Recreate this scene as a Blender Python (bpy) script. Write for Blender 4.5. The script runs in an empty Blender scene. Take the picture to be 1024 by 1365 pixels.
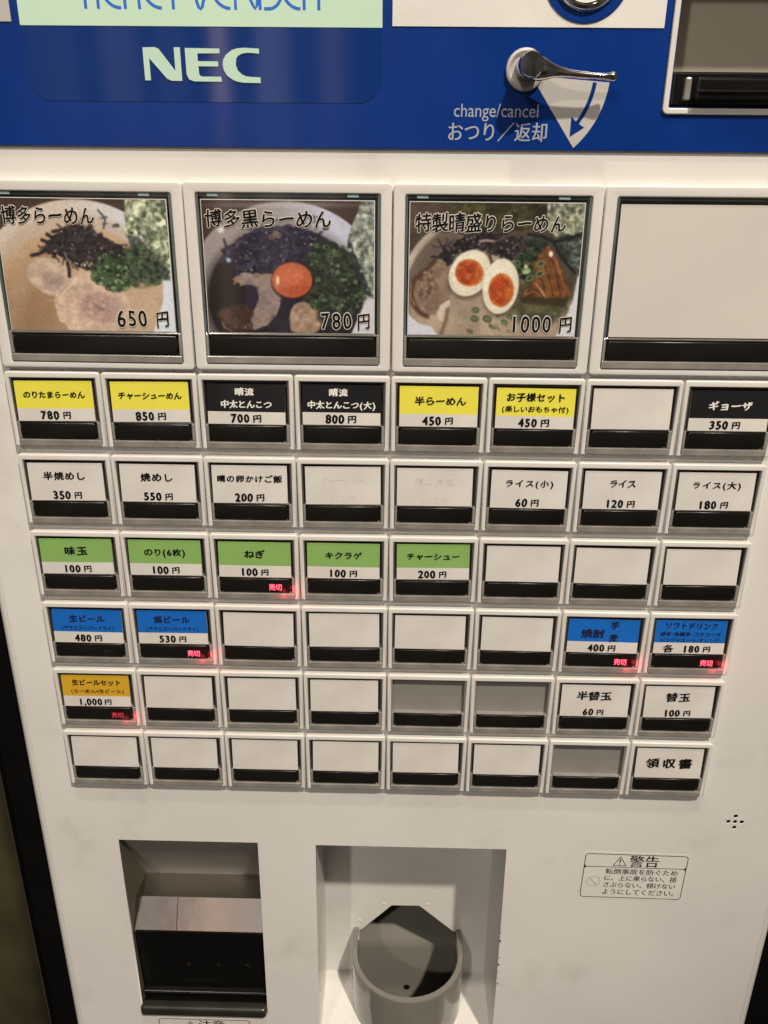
import bpy, bmesh, math, random
import numpy as np
from mathutils import Matrix, Vector

# ------------------------------------------------------------------ scene, camera, light
S = 0.04                       # one button pitch in metres; everything below is laid out in pitches
ZB = 1.35                      # height of the top of the small button block above the floor
def P(x, y, z): return Vector(((x - 4.1) * S, y * S, z * S + ZB))

scene = bpy.context.scene
COL = scene.collection
cd = bpy.data.cameras.new("camera")
cam = bpy.data.objects.new("camera", cd); COL.objects.link(cam)
cd.sensor_fit = 'VERTICAL'; cd.sensor_height = 36.0; cd.lens = 1075.86 / 1365 * 36
cd.clip_start = 0.01; cd.clip_end = 60
R = [[0.9997535856904353, -0.009698024575433634, 0.019967879668402293],
     [0.016374247776399353, 0.9295352748950844, -0.3683694568439099],
     [-0.014988392471328911, 0.36860564434779675, 0.9294650219594447]]
rt, dn, fw = [Vector((r[0], r[2], -r[1])) for r in R]
M = Matrix((rt, -dn, -fw)).transposed().to_4x4()
M.translation = P(4.0694, -8.1805, 1.7557)
cam.matrix_world = M
scene.camera = cam

world = bpy.data.worlds.new("World"); scene.world = world; world.use_nodes = True
nt = world.node_tree; nt.nodes.clear()
wo = nt.nodes.new('ShaderNodeOutputWorld'); wb = nt.nodes.new('ShaderNodeBackground')
tc = nt.nodes.new('ShaderNodeTexCoord'); mp = nt.nodes.new('ShaderNodeMapping')
mp.inputs['Scale'].default_value = (7, 7, 0.7)
nz = nt.nodes.new('ShaderNodeTexNoise'); nz.inputs['Scale'].default_value = 1.0; nz.inputs['Detail'].default_value = 3
rp = nt.nodes.new('ShaderNodeValToRGB')
rp.color_ramp.elements[0].position = 0.42; rp.color_ramp.elements[0].color = (0.06, 0.05, 0.04, 1)
rp.color_ramp.elements[1].position = 0.64; rp.color_ramp.elements[1].color = (0.72, 0.62, 0.51, 1)
e_ = rp.color_ramp.elements.new(0.76); e_.color = (2.6, 2.1, 1.65, 1)
nt.links.new(tc.outputs['Generated'], mp.inputs['Vector']); nt.links.new(mp.outputs[0], nz.inputs['Vector'])
nt.links.new(nz.outputs['Fac'], rp.inputs['Fac']); nt.links.new(rp.outputs[0], wb.inputs['Color'])
wb.inputs['Strength'].default_value = 0.19
sep = nt.nodes.new('ShaderNodeSeparateXYZ'); nt.links.new(tc.outputs['Generated'], sep.inputs[0])
def mth(op, a, b=None):
    m = nt.nodes.new('ShaderNodeMath'); m.operation = op
    for i, v in enumerate((a, b)):
        if v is None: continue
        if isinstance(v, (int, float)): m.inputs[i].default_value = v
        else: nt.links.new(v, m.inputs[i])
    return m.outputs[0]
ratio = mth('DIVIDE', sep.outputs['X'], mth('MAXIMUM', mth('MULTIPLY', sep.outputs['Y'], -1), .02))
sr = nt.nodes.new('ShaderNodeValToRGB'); sr.color_ramp.interpolation = 'LINEAR'
nt.links.new(mth('ADD', ratio, .5), sr.inputs['Fac'])         # ramp position = sideways slope + 0.5
stops = [(0, (0, 0, 0)), (.06, (.0, .0, .0)), (.09, (.42, .34, .28)), (.135, (.5, .42, .38)), (.145, (.08, .06, .05)), (.165, (.10, .08, .07)), (.175, (.85, .76, .72)), (.205, (.70, .62, .60)), (.215, (.14, .12, .14)), (.228, (.16, .13, .14)), (.235, (.55, .48, .5)), (.26, (.42, .38, .40)), (.27, (.05, .05, .06)), (.288, (.05, .05, .05)),
         (.292, (4.2, 3.0, 2.3)), (.305, (3.6, 2.6, 2.1)), (.310, (.1, .1, .1)), (.335, (.1, .1, .12)), (.345, (1.7, 1.5, 1.5)), (.372, (1.1, 1.0, 1.0)), (.38, (.15, .15, .2)),
         (.405, (.15, .15, .2)), (.412, (.9, .75, .7)), (.425, (1.2, .9, .8)), (.44, (.1, .1, .15)), (.60, (.0, .0, .0)), (1, (0, 0, 0))]
els = sr.color_ramp.elements
while len(els) > 1: els.remove(els[0])
els[0].position = 0; els[0].color = (0, 0, 0, 1)
for p_, c_ in stops[1:]:
    e_ = els.new(p_); e_.color = (*c_, 1)
zr = nt.nodes.new('ShaderNodeValToRGB'); nt.links.new(mth('ADD', sep.outputs['Z'], .5), zr.inputs['Fac'])
zr.color_ramp.elements[0].position = .30; zr.color_ramp.elements[0].color = (0, 0, 0, 1)
zr.color_ramp.elements[1].position = .48; zr.color_ramp.elements[1].color = (1, 1, 1, 1)
e_ = zr.color_ramp.elements.new(.85); e_.color = (1, 1, 1, 1); e_ = zr.color_ramp.elements.new(.95); e_.color = (0, 0, 0, 1)
mm = nt.nodes.new('ShaderNodeMix'); mm.data_type = 'RGBA'; mm.blend_type = 'MULTIPLY'; mm.inputs[0].default_value = 1
nt.links.new(sr.outputs[0], mm.inputs[6]); nt.links.new(zr.outputs[0], mm.inputs[7])
wb2 = nt.nodes.new('ShaderNodeBackground'); wb2.inputs['Strength'].default_value = 0.8; nt.links.new(mm.outputs[2], wb2.inputs['Color'])
ads = nt.nodes.new('ShaderNodeAddShader'); nt.links.new(wb.outputs[0], ads.inputs[0]); nt.links.new(wb2.outputs[0], ads.inputs[1])
nt.links.new(ads.outputs[0], wo.inputs['Surface'])

def lamp(name, loc, target, power, radius, color):
    l = bpy.data.lights.new(name, 'AREA'); l.shape = 'DISK'; l.size = radius * 2; l.energy = power; l.color = color
    o = bpy.data.objects.new(name, l); COL.objects.link(o); o.location = P(*loc)
    o.rotation_euler = (P(*target) - P(*loc)).to_track_quat('-Z', 'Y').to_euler()
    return o
WARM = (1.0, 0.88, 0.745)
key = lamp("ceiling_spot", (21.0, -35, 50), (3.6, 0, -2.2), 70, 0.045, WARM)
kl = bpy.data.lights.new("ceiling_spot", 'SPOT'); kl.energy = 330; kl.color = WARM; kl.shadow_soft_size = 0.045
kl.spot_size = math.radians(20.5); kl.spot_blend = 0.9; key.data = kl
lamp("ceiling_spot", (-12.0, -46, 34), (4.5, 0, -5), 16, 0.045, WARM)
lamp("ceiling_spot", (4.0, -16, 52), (4.5, 0, -6), 17, 0.06, WARM)

vs = scene.view_settings
vs.view_transform = 'Standard'; vs.look = 'None'; vs.exposure = -0.20; vs.gamma = 1; vs.use_curve_mapping = False

# ------------------------------------------------------------------ materials
def lin(c):
    return tuple(((v / 255) / 12.92 if v <= 10 else (((v / 255) + .055) / 1.055) ** 2.4) for v in c)
WHITE_SEEN = lin((208, 196, 178))
def alb(c, w=.66):             # printed colour as it looks next to white paper in this light
    l = lin(c); return tuple(min(.85, l[i] / WHITE_SEEN[i] * w) for i in range(3))

def mat(name, col, rough=.5, spec=.5, metal=0, coat=0, coat_rough=.05, noise=0, nscale=30, bump=0, bscale=900, rnoise=0, dirt=None):
    m = bpy.data.materials.new(name); m.use_nodes = True
    n = m.node_tree; b = n.nodes['Principled BSDF']
    b.inputs['Base Color'].default_value = (*col, 1); b.inputs['Roughness'].default_value = rough
    b.inputs['Specular IOR Level'].default_value = spec; b.inputs['Metallic'].default_value = metal
    b.inputs['Coat Weight'].default_value = coat; b.inputs['Coat Roughness'].default_value = coat_rough
    t = n.nodes.new('ShaderNodeTexCoord')
    if noise:
        x = n.nodes.new('ShaderNodeTexNoise'); x.inputs['Scale'].default_value = nscale; x.inputs['Detail'].default_value = 6
        n.links.new(t.outputs['Object'], x.inputs['Vector'])
        r = n.nodes.new('ShaderNodeValToRGB')
        r.color_ramp.elements[0].position = .3; r.color_ramp.elements[1].position = .7
        r.color_ramp.elements[0].color = (*[c * (1 - noise) for c in col], 1)
        r.color_ramp.elements[1].color = (*[min(1, c * (1 + noise * .5)) for c in col], 1)
        n.links.new(x.outputs['Fac'], r.inputs['Fac'])
        out = r.outputs[0]
        if dirt:
            y = n.nodes.new('ShaderNodeTexNoise'); y.inputs['Scale'].default_value = dirt[1]; y.inputs['Detail'].default_value = 8
            y.inputs['Roughness'].default_value = .65
            n.links.new(t.outputs['Object'], y.inputs['Vector'])
            q = n.nodes.new('ShaderNodeValToRGB'); q.color_ramp.elements[0].position = .56; q.color_ramp.elements[1].position = .74
            q.color_ramp.elements[0].color = (0, 0, 0, 1); q.color_ramp.elements[1].color = (dirt[2],) * 3 + (1,)
            n.links.new(y.outputs['Fac'], q.inputs['Fac'])
            mx = n.nodes.new('ShaderNodeMix'); mx.data_type = 'RGBA'
            n.links.new(q.outputs[0], mx.inputs[0]); n.links.new(out, mx.inputs[6]); mx.inputs[7].default_value = (*dirt[0], 1)
            out = mx.outputs[2]
        n.links.new(out, b.inputs['Base Color'])
        if rnoise:
            mr = n.nodes.new('ShaderNodeMapRange'); mr.inputs[3].default_value = rough - rnoise; mr.inputs[4].default_value = rough + rnoise
            n.links.new(x.outputs['Fac'], mr.inputs[0]); n.links.new(mr.outputs[0], b.inputs['Roughness'])
    if bump:
        x = n.nodes.new('ShaderNodeTexNoise'); x.inputs['Scale'].default_value = bscale; x.inputs['Detail'].default_value = 2
        n.links.new(t.outputs['Object'], x.inputs['Vector'])
        bp = n.nodes.new('ShaderNodeBump'); bp.inputs['Strength'].default_value = bump; bp.inputs['Distance'].default_value = .0004
        n.links.new(x.outputs['Fac'], bp.inputs['Height']); n.links.new(bp.outputs[0], b.inputs['Normal'])
    return m
def emis(name, col, strength, base=(.02, .02, .02), rough=.2):
    m = mat(name, base, rough)
    b = m.node_tree.nodes['Principled BSDF']
    b.inputs['Emission Color'].default_value = (*col, 1); b.inputs['Emission Strength'].default_value = strength
    return m

WHITE = (.74, .735, .71)
m_panel = mat("white_enamel", WHITE, .42, .45, coat=.5, coat_rough=.16, noise=.05, nscale=14, bump=.12, bscale=1500, rnoise=.1, dirt=((.36, .33, .29), 22, .28))
m_bezel = mat("white_plastic", (.70, .69, .665), .3, .5, noise=.04, nscale=60, rnoise=.06)
m_rim = mat("dark_clear_plastic", (.095, .088, .078), .18, .5, coat=.6, noise=.35, nscale=120)
m_lip = mat("grey_clear_plastic", (.26, .25, .23), .2, .5, coat=.8, noise=.25, nscale=90)
m_strip = mat("black_strip_plastic", (.008, .007, .006), .3, .5, noise=.3, nscale=40)
m_grey = mat("grey_plastic", (.24, .235, .215), .35, .4, noise=.08, nscale=60)
m_paper = mat("white_paper", (.65, .635, .605), .6, .3, coat=.35, coat_rough=.08, noise=.10, nscale=55)
def ink(name, c): return mat(name, alb(c), .6, .3, coat=.35, coat_rough=.08, noise=.05, nscale=80)
m_yellow = ink("yellow_print", (222, 203, 64)); m_black = ink("black_print", (14, 14, 14))
m_green = ink("green_print", (128, 160, 80)); m_blueprint = ink("blue_print", (16, 92, 160)); m_orange = ink("orange_print", (200, 150, 36))
m_ink = mat("black_ink", (.006, .0055, .0055), .7, .1)
m_navy = mat("navy_ink", (.01, .014, .05), .6, .2)
m_wink = mat("white_ink", (.78, .77, .74), .6, .2)
m_ghost = mat("faint_ink", (.622, .608, .578), .6, .3)
m_blue = mat("blue_acrylic", (.0015, .031, .215), .25, .35, coat=.15, noise=.14, nscale=26, rnoise=.1)
m_glass = emis("screen_glass", (.004, .05, .20), .20, (.002, .02, .13), .06)
m_sign = emis("lit_screen", (.62, .79, .53), .97, (.05, .05, .05), .12)
m_signtext = emis("lit_blue_letters", (.02, .15, .48), .75, (.02, .05, .2), .2)
m_logo = emis("lit_logo", (.60, .78, .54), .9, (.06, .06, .06), .2)
m_decal = mat("grey_white_decal", (.50, .49, .47), .45, .4, noise=.04, nscale=70)
m_decaltext = mat("pale_decal_lettering", (.36, .39, .45), .5, .4)
m_chrome = mat("chrome", (.62, .60, .57), .12, .5, metal=1, noise=.1, nscale=60, rnoise=.05)
m_steel = mat("scratched_steel", (.50, .475, .43), .15, .5, metal=1, noise=.06, nscale=1.0, rnoise=.07, bump=.10, bscale=1.0)
for n_ in list(m_steel.node_tree.nodes):
    if n_.type == 'TEX_NOISE':
        mpn = m_steel.node_tree.nodes.new('ShaderNodeMapping'); mpn.inputs['Scale'].default_value = (170, 150, 150)
        tcn = m_steel.node_tree.nodes.new('ShaderNodeTexCoord')
        m_steel.node_tree.links.new(tcn.outputs['Object'], mpn.inputs['Vector']); m_steel.node_tree.links.new(mpn.outputs[0], n_.inputs['Vector'])
m_blacklac = mat("black_lacquer", (.006, .006, .006), .18, .5, coat=.3, noise=.3, nscale=30)
m_rubber = mat("black_rubber", (.003, .003, .003), .7, .08, noise=.3, nscale=50)
m_bronze = mat("dark_bronze_lip", (.045, .042, .036), .35, .5, metal=.5, noise=.3, nscale=60)
m_trim = mat("dull_metal_trim", (.35, .34, .32), .35, .5, metal=1)
m_cup = mat("grey_cup_plastic", (.20, .195, .17), .13, .5, coat=.4, noise=.06, nscale=40)
m_hole = mat("hole_black", (.004, .004, .004), .9, .1)
m_wall = mat("dark_olive_wall", (.065, .058, .028), .5, .3, noise=.7, nscale=9, bump=.2, bscale=200)
m_red = emis("red_led", (1.0, .075, .12), 4.5)
m_reddim = mat("unlit_led", (.025, .02, .02), .5, .3)
m_redmid = emis("fading_led", (1.0, .05, .09), .9)
m_amber = mat("amber_print", (.62, .52, .22), .5, .3)

# ------------------------------------------------------------------ mesh helpers (pitch units, local x right / y into the machine / z up)
def link(name, me, parent=None, loc=(0, 0, 0), rx=0):
    o = bpy.data.objects.new(name, me); COL.objects.link(o)
    if parent: o.parent = parent
    o.location = Vector(loc) * S; o.rotation_euler.x = rx
    return o
def mesh(name, V, F, m, smooth=False, mats=None, mi=None):
    me = bpy.data.meshes.new(name)
    me.from_pydata([Vector(v) * S for v in V], [], F)
    for k in (mats or [m]): me.materials.append(k)
    if mi: me.polygons.foreach_set('material_index', mi)
    if smooth: me.polygons.foreach_set('use_smooth', [True] * len(me.polygons))
    me.update(); return me
def rrect(x0, z0, x1, z1, r=0, n=5):
    if r <= 0: return [(x0, z0), (x1, z0), (x1, z1), (x0, z1)]
    pts = []
    for cx, cz, a in ((x1 - r, z0 + r, -90), (x1 - r, z1 - r, 0), (x0 + r, z1 - r, 90), (x0 + r, z0 + r, 180)):
        for i in range(n + 1):
            t = math.radians(a + 90 * i / n); pts.append((cx + r * math.cos(t), cz + r * math.sin(t)))
    return pts
def circ(cx, cz, r, n=32): return [(cx + r * math.cos(2 * math.pi * i / n), cz + r * math.sin(2 * math.pi * i / n)) for i in range(n)]
def plate(name, loops, yf, t, m, bevel=0, res=2):
    """flat plate with holes: outline plus inner loops, front face at y=yf, thickness t"""
    c = bpy.data.curves.new(name, 'CURVE'); c.dimensions = '2D'; c.fill_mode = 'BOTH'
    for L in loops:
        s = c.splines.new('POLY'); s.points.add(len(L) - 1); s.use_cyclic_u = True
        for i, (x, z) in enumerate(L): s.points[i].co = (x, z, 0, 1)
    c.extrude = max(0, t / 2 - bevel); c.bevel_depth = bevel; c.bevel_resolution = res; c.offset = -bevel
    o = bpy.data.objects.new(name, c); COL.objects.link(o)
    dg = bpy.context.evaluated_depsgraph_get(); dg.update()
    me0 = bpy.data.meshes.new_from_object(o.evaluated_get(dg))
    me0.transform(Matrix(((S, 0, 0, 0), (0, 0, -S, (yf + t / 2) * S), (0, S, 0, 0), (0, 0, 0, 1))))
    bpy.data.objects.remove(o); bpy.data.curves.remove(c)
    me0.name = name; me0.materials.clear(); me0.materials.append(m)
    bm = bmesh.new(); bm.from_mesh(me0); bmesh.ops.remove_doubles(bm, verts=bm.verts, dist=1e-6)
    bmesh.ops.recalc_face_normals(bm, faces=bm.faces); bm.to_mesh(me0); bm.free()
    return me0
def boxes(name, L, m, bevel=0, seg=2):
    """one mesh out of boxes (x0,x1,y0,y1,z0,z1)"""
    bm = bmesh.new()
    for x0, x1, y0, y1, z0, z1 in L:
        r = bmesh.ops.create_cube(bm, size=1)
        for v in r['verts']: v.co = Vector((x0 + (v.co.x + .5) * (x1 - x0), y0 + (v.co.y + .5) * (y1 - y0), z0 + (v.co.z + .5) * (z1 - z0))) * S
    if bevel: bmesh.ops.bevel(bm, geom=bm.edges[:], offset=bevel * S, segments=seg, profile=.5, affect='EDGES')
    me = bpy.data.meshes.new(name); bm.to_mesh(me); bm.free(); me.materials.append(m)
    return me
def lathe(prof, n=40):
    """profile (r, y) turned about the local y axis"""
    V = []; F = []
    for r, y in prof:
        for i in range(n):
            a = 2 * math.pi * i / n; V.append((r * math.cos(a), y, r * math.sin(a)))
    for j in range(len(prof) - 1):
        for i in range(n):
            k = (i + 1) % n; F.append((j * n + i, j * n + k, (j + 1) * n + k, (j + 1) * n + i))
    F.append(tuple(range(n))); F.append(tuple(range((len(prof) - 1) * n, len(prof) * n)))
    return V, F
def shade_auto(me, ang=40):
    me.polygons.foreach_set('use_smooth', [True] * len(me.polygons))
    bm = bmesh.new(); bm.from_mesh(me)
    for e in bm.edges:
        if len(e.link_faces) == 2 and e.calc_face_angle(0) > math.radians(ang): e.smooth = False
    bm.to_mesh(me); bm.free(); return me

# ------------------------------------------------------------------ lettering
_glyph = {}
def glyph(ch, bold):
    k = (ch, bold)
    if k not in _glyph:
        c = bpy.data.curves.new('g', 'FONT'); c.body = ch; c.size = 1; c.resolution_u = 4; c.fill_mode = 'FRONT'
        o = bpy.data.objects.new('g', c); COL.objects.link(o)
        dg = bpy.context.evaluated_depsgraph_get(); dg.update()
        me = o.evaluated_get(dg).to_mesh()
        V = [(v.co.x, v.co.y) for v in me.vertices]; F = [tuple(p.vertices) for p in me.polygons]
        o.evaluated_get(dg).to_mesh_clear(); bpy.data.objects.remove(o); bpy.data.curves.remove(c)
        # thicken the pen stroke with slightly shifted copies, wider across than up
        if bold > .05: sh = [(bold * math.cos(a), bold * math.sin(a)) for a in [i * math.pi / 4 for i in range(8)]]
        elif bold > 0: bold *= 1.35; sh = [(-bold, 0), (bold, 0), (0, bold * .6), (0, -bold * .6)]
        else: sh = [(0, 0)]
        n0 = len(V); F = [tuple(i + j * n0 for i in f) for j in range(len(sh)) for f in F]
        V = [(x + dx, y + dy, j) for j, (dx, dy) in enumerate(sh) for x, y in V]
        _glyph[k] = (V, F)
    return _glyph[k]
rng = random.Random(7)
SMALL = set('ょャュっッゃ')
def text2d(s, cx, cz, h, w, bold=.022, brush=True):
    """letters h tall (em) centred on (cx, cz), squeezed to width w -> 2-D verts and faces"""
    adv = []
    for ch in s:
        adv.append(.62 if ch in '0123456789ABCDEFGHIJKLMNOPQRSTUVWXYZabcdefghijklmnopqrstuvwxyz' else .45 if ch in '()+・' else .3 if ch in ' ,.' else 1.0)
    tot = sum(adv); sx = w / tot; x = cx - w / 2; V = []; F = []
    for ch, a in zip(s, adv):
        gv, gf = glyph(ch, bold)
        if gv:
            latin = ord(ch) < 128
            gx0 = min(p[0] for p in gv); gx1 = max(p[0] for p in gv)
            mid = (gx0 + gx1) / 2 if latin else .5
            sh = .10 if (brush and not latin) else 0
            ph = rng.uniform(0, 6); am = .014 if brush else 0; tilt = rng.uniform(-.03, .03) if brush else 0; sc = rng.uniform(.95, 1.04) if brush else 1
            lat = 1.12 if latin else 1.0
            o = len(V)
            for px, py, lay in gv:
                lx = px - mid; ly = (py - .36) * lat
                ly2 = ly + sh * lx + tilt * lx + am * math.sin(9 * lx + ph)
                lx2 = lx + am * math.sin(8 * ly + ph * 1.7) - 0
                V.append((x + a * sx / 2 + lx2 * sc * min(sx, h * 1.15), cz + ly2 * sc * h, lay))
            F += [tuple(i + o for i in f) for f in gf]
        x += a * sx
    return V, F
def letter_obj(name, parts, m, parent, loc, rx=0, y=-.004):
    V = []; F = []
    for v, f in parts:
        o = len(V); V += v; F += [tuple(i + o for i in q) for q in f]
    return link(name, mesh(name, [(a, y - .0004 * l, b) for a, b, l in V], F, m), parent, loc, rx)

# ------------------------------------------------------------------ the machine
machine = bpy.data.objects.new("ticket_machine", None); COL.objects.link(machine)
machine.location = ((0, 0, 0)); machine.empty_display_size = .1
machine['label'] = "white and blue ramen meal ticket vending machine with rows of menu buttons"
machine['category'] = "vending machine"
ORG = Vector((0 - 4.1, 0, ZB / S))       # machine-local offset of the layout origin, in pitches
def part(name, me, loc=(0, 0, 0), label=None, parent=None, rx=0):
    o = link(name, me, parent or machine, (Vector(loc) + ORG) if parent is None else loc, rx)
    if label: o['label'] = label
    return o

PF = .18                                  # depth of the white front panel
ZBOT = -16
# openings
TRAY = [(.415, -9.62), (2.285, -9.62), (2.29, -6.345), (.425, -6.345)]
CUP = [(3.045, -10.6), (5.64, -10.6), (5.61, -6.362), (3.07, -6.362)]
BILL = [(6.52, 2.51), (9.0, 2.51), (9.0, 4.06), (6.52, 4.06)]
holes = [(8.542, -5.814), (8.455, -5.812), (8.629, -5.816), (8.536, -5.722), (8.548, -5.906)]
pan = plate("front_panel", [rrect(-.52, ZBOT, 9.24, 2.14), TRAY, CUP] + [circ(x, z, .027, 14) for x, z in holes], PF, .05, m_panel, .004, 1)
front = part("front_panel", pan)
# rounded long sides of the panel
for sgn, xe in ((-1, -.52), (1, 9.24)):
    V = []; F = []; prof = [(0, 0)] + [(.12 * math.sin(a), .12 - .12 * math.cos(a)) for a in [math.radians(q) for q in range(8, 91, 8)]] + [(.125, .5)]
    for z in (ZBOT, 9): V += [(xe + sgn * dx, PF + dy, z) for dx, dy in prof]
    n = len(prof)
    F = [((i, i + 1, n + i + 1, n + i) if sgn > 0 else (i + 1, i, n + i, n + i + 1)) for i in range(n - 1)]
    part("side_edge", mesh("side_edge", V, F, m_panel, True))
# black hollow behind the speaker holes
part("speaker", boxes("speaker", [(8.3, 8.8, PF + .008, PF + .3, -6.05, -5.58)], m_hole))
# cabinet and its black surround
part("cabinet", boxes("cabinet", [(-1.02, 9.75, 2.8, 16, -ZB / S, 12)], m_rubber, .05))
part("black_surround", boxes("black_surround", [(-.99, -.66, .26, 2.78, ZBOT, 9), (-1.0, -.985, .20, 2.78, ZBOT, 9)], m_rubber))
part("edge_trim", boxes("edge_trim", [(-1.018, -1.003, .195, .6, ZBOT, 9)], m_trim))
part("black_surround", boxes("black_surround", [(9.38, 9.8, .26, 2.78, ZBOT, 9)], m_rubber))
part("base_panel", boxes("base_panel", [(-.64, 9.36, PF + .02, 2.78, -ZB / S, ZBOT - .02)], m_panel))

# ---- blue fascia
bl = plate("blue_fascia", [rrect(-.515, 2.135, 9.235, 9), BILL], PF - .03, .05, m_blue, .004, 1)
fascia = part("blue_fascia", bl)
YB = PF - .03
part("screen_glass", plate("screen_glass", [rrect(.66, 2.515, 3.875, 3.122, .0) if False else
     [(.60, 3.118)] + [(.60 + .22 - .22 * math.cos(a), 2.515 + .22 - .22 * math.sin(a)) for a in [math.radians(q) for q in range(0, 91, 9)]]
     + [(3.655 + .22 * math.sin(a), 2.735 - .22 * math.cos(a)) for a in [math.radians(q) for q in range(0, 91, 9)]] + [(3.875, 3.118)]], YB - .004, .006, m_glass))
screen = part("lit_screen", plate("lit_screen", [rrect(.605, 3.125, 3.875, 5.0)], YB - .012, .02, m_sign, .003, 1), label="glowing pale green screen with blue lettering")
N_ = [(1.699, 2.954), (1.81, 2.957), (1.843, 2.945), (1.984, 2.766), (1.984, 2.956), (2.039, 2.957), (2.04, 2.687), (1.943, 2.687), (1.902, 2.704), (1.751, 2.87), (1.751, 2.689), (1.699, 2.689)]
E_ = [(2.084, 2.952), (2.398, 2.949), (2.399, 2.912), (2.194, 2.91), (2.196, 2.847), (2.379, 2.846), (2.38, 2.806), (2.198, 2.807), (2.199, 2.746), (2.21, 2.729), (2.232, 2.723), (2.401, 2.723), (2.405, 2.683), (2.15, 2.684), (2.105, 2.699), (2.085, 2.74)]
C_ = [(2.758, 2.951), (2.626, 2.957), (2.56, 2.952), (2.51, 2.938), (2.455, 2.900), (2.428, 2.86), (2.421, 2.82), (2.430, 2.775), (2.457, 2.732), (2.515, 2.695), (2.56, 2.682), (2.611, 2.676), (2.763, 2.675), (2.761, 2.72), (2.674, 2.723), (2.63, 2.728), (2.595, 2.742), (2.556, 2.775), (2.54, 2.823), (2.547, 2.871), (2.565, 2.893), (2.6, 2.911), (2.65, 2.918), (2.696, 2.917), (2.758, 2.911)]
part("logo_lettering", plate("logo_lettering", [N_, E_, C_], YB - .016, .004, m_logo))
def ribbons(name, strokes, w, y, m):
    V = []; F = []
    for s in strokes:
        o = len(V)
        for i, (x, z) in enumerate(s):
            a = s[max(0, i - 1)]; b = s[min(len(s) - 1, i + 1)]
            dx, dz = b[0] - a[0], b[1] - a[1]; l = math.hypot(dx, dz) or 1
            nx, nz_ = -dz / l * w / 2, dx / l * w / 2
            V += [(x + nx, y, z + nz_), (x - nx, y, z - nz_)]
        F += [(o + 2 * i, o + 2 * i + 1, o + 2 * i + 3, o + 2 * i + 2) for i in range(len(s) - 1)]
    return mesh(name, V, F, m)
def arcs(cx, cz, rx, rz, a0, a1, n=14): return [(cx + rx * math.cos(math.radians(a0 + (a1 - a0) * i / n)), cz + rz * math.sin(math.radians(a0 + (a1 - a0) * i / n))) for i in range(n + 1)]
zb, zt = 3.262, 3.60; zm = (zb + zt) / 2
def cee(x0, x1): return [(x1, zt)] + arcs(x0 + .16, zm, .16, zt - zm, 90, 270) + [(x1, zb)]
st = [[(1.13, zt), (1.32, zt)], [(1.222, zt), (1.222, zb - .01)], [(1.336, zt), (1.336, zb - .01)], cee(1.375, 1.54),
      [(1.578, zt), (1.578, zb - .01)], [(1.70, zt), (1.578, zm)], [(1.578, zm), (1.70, zb + .14), (1.707, zb - .01)], cee(1.745, 1.905), [(1.76, zm), (1.90, zm)],
      [(1.93, zt), (2.10, zt)], [(2.009, zt), (2.009, zb - .01)],
      [(2.13, zt), (2.235, zb + .01), (2.251, zb - .005), (2.267, zb + .01), (2.37, zt)], cee(2.36, 2.52), [(2.375, zm), (2.51, zm)],
      [(2.566, zb - .01), (2.566, zt), (2.72, zb + .03), (2.74, zb), (2.76, zb + .03), (2.78, zt)], [(2.785, zb - .01), (2.785, zt)],
      [(2.825, zt), (2.87, zt)] + arcs(2.87, zm, .12, zt - zm, 90, -90) + [(2.82, zb)], cee(2.985, 3.14), [(3.0, zm), (3.13, zm)],
      [(3.178, zb - .01), (3.178, zt), (3.25, zt)] + arcs(3.25, zt - .08, .06, .08, 90, -90) + [(3.18, zm + .01)], [(3.24, zm), (3.309, zb + .12), (3.309, zb - .01)]]
part("sign_lettering", ribbons("sign_lettering", st, .028, YB - .0165, m_signtext))
# white plates left and right of the screen
part("white_plate", plate("white_plate", [rrect(-.45, 3.152, .53, 5)], YB - .008, .01, m_decal))
part("white_plate", plate("white_plate", [rrect(3.965, 3.137, 6.387, 5)], YB - .008, .01, m_panel))
coin = part("coin_slot", plate("coin_slot", [circ(5.668, 3.555, .388, 64), circ(5.668, 3.555, .31, 64)], YB - .02, .018, m_blue, .004, 1))
V, F = lathe([(.31, .02), (.305, -.03), (.285, -.055), (.255, -.06), (.235, -.04), (.225, .0), (.205, .02), (.19, -.01), (.17, -.03), (.0001, -.035)], 56)
part("coin_bezel", shade_auto(mesh("coin_bezel", V, F, m_chrome)), (5.668, YB - .005, 3.555))

# bill acceptor
bt = plate("bill_trim", [rrect(6.455, 2.445, 9.06, 4.12, .05), rrect(6.508, 2.498, 9.0, 4.06, .015)], YB - .03, .06, m_bezel, .012, 2)
part("bill_trim", bt)
BD = 1.0
V = [(6.52, YB, 2.51), (9, YB, 2.51), (9, YB, 4.06), (6.52, YB, 4.06), (6.52, BD, 2.51), (9, BD, 2.51), (9, BD, 4.06), (6.52, BD, 4.06)]
part("bill_recess", mesh("bill_recess", V, [(4, 5, 6, 7), (0, 4, 7, 3), (1, 2, 6, 5), (0, 1, 5, 4), (3, 7, 6, 2)], mat("shaded_white_paint", (.50, .45, .37), .4, .4, noise=.06, nscale=30)))  # white paint inside, with the recess shade put into a darker, browner colour
part("bill_acceptor", boxes("bill_acceptor", [(6.525, 8.99, .16, .98, 2.515, 2.80), (6.72, 8.99, .05, .3, 2.56, 2.74)], m_blacklac, .02, 3))
part("bill_lip", boxes("bill_lip", [(6.72, 8.99, .02, .10, 2.612, 2.64), (6.72, 8.99, .03, .1, 2.575, 2.588)], m_blacklac, .012, 3))
part("bill_guide", boxes("bill_guide", [(6.63, 6.69, .11, .3, 2.56, 2.75)], m_lip, .015, 2))

# return lever
V, F = lathe([(.0001, .0), (.172, .0), (.178, -.02), (.172, -.045), (.15, -.055), (.135, -.04), (.12, -.02), (.0001, -.02)], 48)
part("lever_collar", shade_auto(mesh("lever_collar", V, F, m_decal), 50), (5.175, YB, 2.800))
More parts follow.
